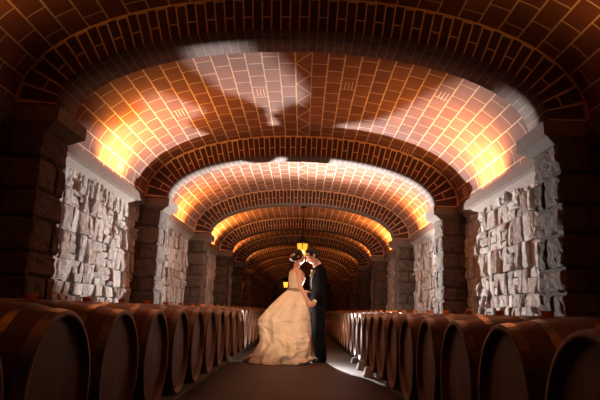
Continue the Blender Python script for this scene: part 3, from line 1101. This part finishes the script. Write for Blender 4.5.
def build_groom():
    GY = 9.88
    F = V((-math.cos(.10), -math.sin(.10), 0)); S = V((math.sin(.10), -math.cos(.10), 0))   # S: his left, towards the camera
    bm = bmesh.new()
    A = frame(V((-.90, -.16, -.36)))
    hc = V((.197, GY - .085, 1.738))
    tors = [(.88, .335, .09, .14), (1.05, .33, .085, .13), (1.25, .325, .09, .15), (1.38, .322, .10, .165), (1.46, .322, .08, .16), (1.51, .315, .06, .10)]
    rings(bm, tors, F, S, y0=GY)
    limb(bm, [(.325, GY, 1.50), (.280, GY - .03, 1.58), (.242, GY - .06, 1.655)], [.066, .060, .058])
    P = head_parts(bm, hc, A, 1.03)
    shn = V((.332, GY, 1.445)) + S * .185; eln, wrn = V((.370, 9.58, 1.175)), V((.262, 9.475, .990))
    limb(bm, [shn, eln, wrn], [.045, .036, .027])
    hand(bm, wrn, V((-.50, -.10, -.62)), V((.5, -.75, -.2)), -1, 1.0, .35)
    shf = V((.345, GY, 1.445)) - S * .185; elf, wrf = V((.285, 10.12, 1.17)), V((.115, 10.00, 1.07))
    limb(bm, [shf, elf, wrf], [.045, .036, .027])
    hand(bm, wrf, V((-.88, -.25, -.2)), V((-.2, .95, .1)), 1, 1.0, .12)
    feet = []
    for s, x in ((1, .378), (-1, .372)):
        hp = V((.335, GY, .90)) + S * s * .09; kn = V((x - .045, GY, .49)) + S * s * .09; an = V((x + .01, GY, .09)) + S * s * .095
        limb(bm, [hp, kn, an], [.078, .05, .036])
        limb(bm, [an, an + F * .06 + V((0, 0, -.04)), an + F * .11 + V((0, 0, -.055))], [.034, .03, .022])
        feet.append(an)
    o = obj_from_mesh('person', fuse(bm, .0055, 3), M['skin_m'])
    props(o, 'man in a dark navy suit with a pale flower on his lapel', 'person')
    face_bits(o, P, 1.03, M['skin_m'])
    # hair, cut short at the neck
    bm = bmesh.new()
    ell(bm, hc + A @ V((-.022, 0, .040)), (.102, .084, .088), A)
    ell(bm, hc + A @ V((-.052, 0, .0)), (.068, .080, .078), A)
    ell(bm, hc + A @ V((.040, 0, .088)), (.056, .066, .036), A)
    for s in (-1, 1): ell(bm, hc + A @ V((.006, s * .070, .030)), (.046, .016, .050), A)
    h = obj_from_mesh('hair', fuse(bm, .006, 2), M['hair_m'], o)
    props(h, 'short dark hair')
    # jacket
    bm = bmesh.new()
    jt = [(.80, .322, .134, .175), (.90, .318, .136, .182), (1.02, .320, .132, .172), (1.14, .342, .127, .172), (1.26, .350, .133, .190), (1.38, .348, .139, .205), (1.45, .350, .121, .205),
          (1.495, .353, .110, .175), (1.540, .352, .099, .130), (1.580, .335, .082, .090), (1.605, .320, .070, .074)]
    jt = [(z, x - .022, a_, b_) if z > 1.1 else (z, x, a_, b_) for z, x, a_, b_ in jt]
    rings(bm, jt, F, S, 36, y0=GY)
    limb(bm, [shn + V((0, 0, -.005)), shn.lerp(eln, .5) + V((.012, -.012, 0)), eln], [.072, .064, .058])
    limb(bm, [eln, eln.lerp(wrn, .5), eln.lerp(wrn, .93)], [.058, .051, .042])
    limb(bm, [shf, shf.lerp(elf, .5), elf], [.072, .062, .054])
    limb(bm, [elf, elf.lerp(wrf, .5), elf.lerp(wrf, .93)], [.054, .049, .042])
    obj_from_mesh('jacket', fuse(bm, .008, 3), M['suit'], o)
    # lapel folded along the front edge
    for s in (1, -1):
        bm = bmesh.new()
        pts = [(1.535, .060, .05, .03), (1.48, .095, .075, .045), (1.42, .132, .085, .06), (1.34, .146, .07, .055), (1.26, .142, .05, .035), (1.18, .131, .03, .008)]
        vs = []
        for z, f, sd, wd in pts:
            c = V((.321, GY, z))
            vs.append([bm.verts.new(c + F * (f + .004) + S * s * (sd - wd)), bm.verts.new(c + F * (f - .004) + S * s * (sd + wd * .4)), bm.verts.new(c + F * (f - .03) + S * s * (sd + wd))])
        for a, b in zip(vs, vs[1:]):
            for j in range(2): bm.faces.new((a[j], a[j + 1], b[j + 1], b[j]))
        lp = obj('lapel', bm, M['lapel'], o, True)
        q = lp.modifiers.new('thick', 'SOLIDIFY'); q.thickness = .006
    # shirt collar
    bm = bmesh.new()
    d = V((-.48, -.18, .86)).normalized()
    B = frame(d, V((1, 0, 0)))
    c0 = V((.283, GY - .02, 1.585))
    prof = [(-.012, .074), (.0, .072), (.042, .068), (.046, .066)]
    rr = [[bm.verts.new(c0 + d * a + B @ V((0, r * math.cos(2 * PI * j / 28), r * math.sin(2 * PI * j / 28)))) for j in range(28)] for a, r in prof]
    for a, b in zip(rr, rr[1:]):
        for j in range(28): bm.faces.new((a[j], a[(j + 1) % 28], b[(j + 1) % 28], b[j]))
    cl = obj('shirt_collar', bm, M['shirt'], o, True)
    q = cl.modifiers.new('thick', 'SOLIDIFY'); q.thickness = .005; q.offset = 1
    bm = bmesh.new()
    limb(bm, [eln.lerp(wrn, .90), eln.lerp(wrn, 1.0)], [.036, .034])
    obj('shirt_cuff', bm, M['shirt'], o, True)
    # trousers
    bm = bmesh.new()
    rings(bm, [(.80, .338, .122, .165), (.90, .338, .122, .168), (1.0, .338, .110, .158)], F, S, y0=GY)
    for s, an in zip((1, -1), feet):
        hp = V((.325, GY, .84)) + S * s * .088; kn = V((an.x - .055, GY, .48)) + S * s * .092
        limb(bm, [hp, kn, an + V((.004, 0, -.01))], [.106, .092, .080])
    obj_from_mesh('trousers', fuse(bm, .008, 3), M['suit'], o)
    for an in feet:
        bm = bmesh.new()
        z0 = V((an.x, an.y, 0))
        ell(bm, z0 + F * -.03 + V((0, 0, .045)), (.05, .04, .045)); ell(bm, z0 + F * .03 + V((0, 0, .04)), (.09, .043, .04)); ell(bm, z0 + F * .095 + V((0, 0, .03)), (.055, .044, .03))
        sh = fuse(bm, .006, 2)
        for v in sh.vertices:
            if v.co.z < .004: v.co.z = .004
        shoe = obj_from_mesh('shoe', sh, M['shoe'], o)
        bm = bmesh.new()
        pr = [(-.085, .030), (-.06, .040), (.0, .038), (.05, .045), (.10, .048), (.14, .036), (.152, .015)]
        lo, hi = [], []
        for sgn in (1, -1):
            for a, w in (pr if sgn > 0 else reversed(pr)):
                p = z0 + F * a + S * sgn * w
                lo.append(bm.verts.new((p.x, p.y, .001))); hi.append(bm.verts.new((p.x, p.y, .014)))
        m = len(lo)
        bm.faces.new(lo); bm.faces.new(list(reversed(hi)))
        for i in range(m): bm.faces.new((lo[i], hi[i], hi[(i + 1) % m], lo[(i + 1) % m]))
        bmesh.ops.recalc_face_normals(bm, faces=bm.faces)
        obj('sole', bm, M['shoe'], shoe)
    # boutonniere on the near lapel
    bm = bmesh.new()
    for (dx, dz, r) in ((.0, .0, .022), (.004, -.075, .016)):
        c = V((.321, GY, 1.475 + dz)) + F * (.125 if dz == 0 else .150) + S * .085 + V((dx, 0, 0))
        for j in range(6):
            a = j * PI / 3
            ell(bm, c + F * .008 + S * (r * .7 * math.cos(a)) + V((0, 0, r * .7 * math.sin(a))), (r * .62, r * .55, r * .62), seg=8)
        ell(bm, c + F * .016, (r * .5,) * 3, seg=8)
    bt = obj('boutonniere', bm, M['petal'], o, True)
    props(bt, 'pale flowers pinned to the lapel')
    bm = bmesh.new()
    for a in (-.5, 0, .5):
        c = V((.321, GY, 1.437)) + F * .142 + S * .087
        ell(bm, c + S * .02 * a, (.006, .008, .03), frame(F, V((0, .3 * a, 1))), seg=8)
    obj('leaf', bm, M['leaf'], bt, True)
    return o


build_bride(); build_groom()

# ------------------------------------------------------------------ lights
def spot(name, loc, target, power, col, angle, blend, rad):
    l = bpy.data.lights.new(name, 'SPOT')
    l.energy, l.color, l.spot_size, l.spot_blend, l.shadow_soft_size = power, col, angle, blend, rad
    o = bpy.data.objects.new(name, l)
    COL.objects.link(o)
    o.location = loc
    o.rotation_euler = (Vector(target) - Vector(loc)).to_track_quat('-Z', 'Y').to_euler()
    return o


def point(name, loc, power, col, rad):
    l = bpy.data.lights.new(name, 'POINT')
    l.energy, l.color, l.shadow_soft_size = power, col, rad
    o = bpy.data.objects.new(name, l)
    COL.objects.link(o)
    o.location = loc
    return o


def strip(name, loc, target, power, col, sx, sy):
    l = bpy.data.lights.new(name, 'AREA')
    l.energy, l.color, l.shape, l.size, l.size_y = power, col, 'RECTANGLE', sx, sy
    l.spread = math.radians(138)
    o = bpy.data.objects.new(name, l)
    COL.objects.link(o)
    o.location = loc
    d = (Vector(target) - Vector(loc)).normalized()
    y = Vector((0, 1, 0))
    o.rotation_euler = Matrix((y, (-d).cross(y), -d)).transposed().to_euler()
    return o


AMB = (1.0, 0.44, 0.11)
# uplights on the ledges, one each side in the middle of every bay
bay_power = [9, 44, 26, 48, 16, 40, 26, 24, 20, 18, 14]
for i, y in enumerate(rib_y):
    yc = y + RIB_T + (PITCH - RIB_T) / 2
    for sd in (-1, 1):
        strip('ledge_uplight', N(sd * 2.33, yc + .15, 2.46), N(sd * 2.24, yc + .15, 3.3), bay_power[i], AMB, 1.0 * MS, 0.05)

FLASH = (0.270, 10.80, 1.13)
spot('flash_head', FLASH, (FLASH[0], 6.0, 2.4), 120, (1.0, 0.93, 0.90), math.radians(156), 0.45, 0.02)
spot('flash_beam', FLASH, (FLASH[0], 6.0, 2.9), 1900, (1.0, 0.93, 0.90), math.radians(128), 1.0, 0.02)
point('flash_spill', FLASH, 52, (1.0, 0.92, 0.86), 0.02)
point('lantern_light', (LAN[0], LAN[1], LAN[2] - 0.35), 6, (1.0, 0.55, 0.18), 0.06)
spot('warm_key_lamp', (-1.25, 0.6, 2.2), (-0.08, 9.7, 0.72), 2200, (1.0, 0.65, 0.39), math.radians(11.5), 0.7, 0.08)

w = bpy.data.worlds.new('cellar_air')
w.use_nodes = True
w.node_tree.nodes['Background'].inputs[0].default_value = (0.02, 0.012, 0.008, 1)
w.node_tree.nodes['Background'].inputs[1].default_value = 0.0
SC.world = w

# ------------------------------------------------------------------ camera
cam = bpy.data.cameras.new('camera')
co = bpy.data.objects.new('camera', cam)
COL.objects.link(co)
cam.sensor_width = 36.0
cam.lens = 583.0 / 600 * 36.0
cam.clip_start, cam.clip_end = 0.05, 200
TH, RO, YW = math.atan(110 / 583.0), 0.033, 0.0099
co.matrix_world = Matrix.Translation((0.058, 0, EYE)) @ Matrix.Rotation(YW, 4, 'Z') @ Matrix.Rotation(PI / 2 + TH, 4, 'X') @ Matrix.Rotation(RO, 4, 'Z')
SC.camera = co
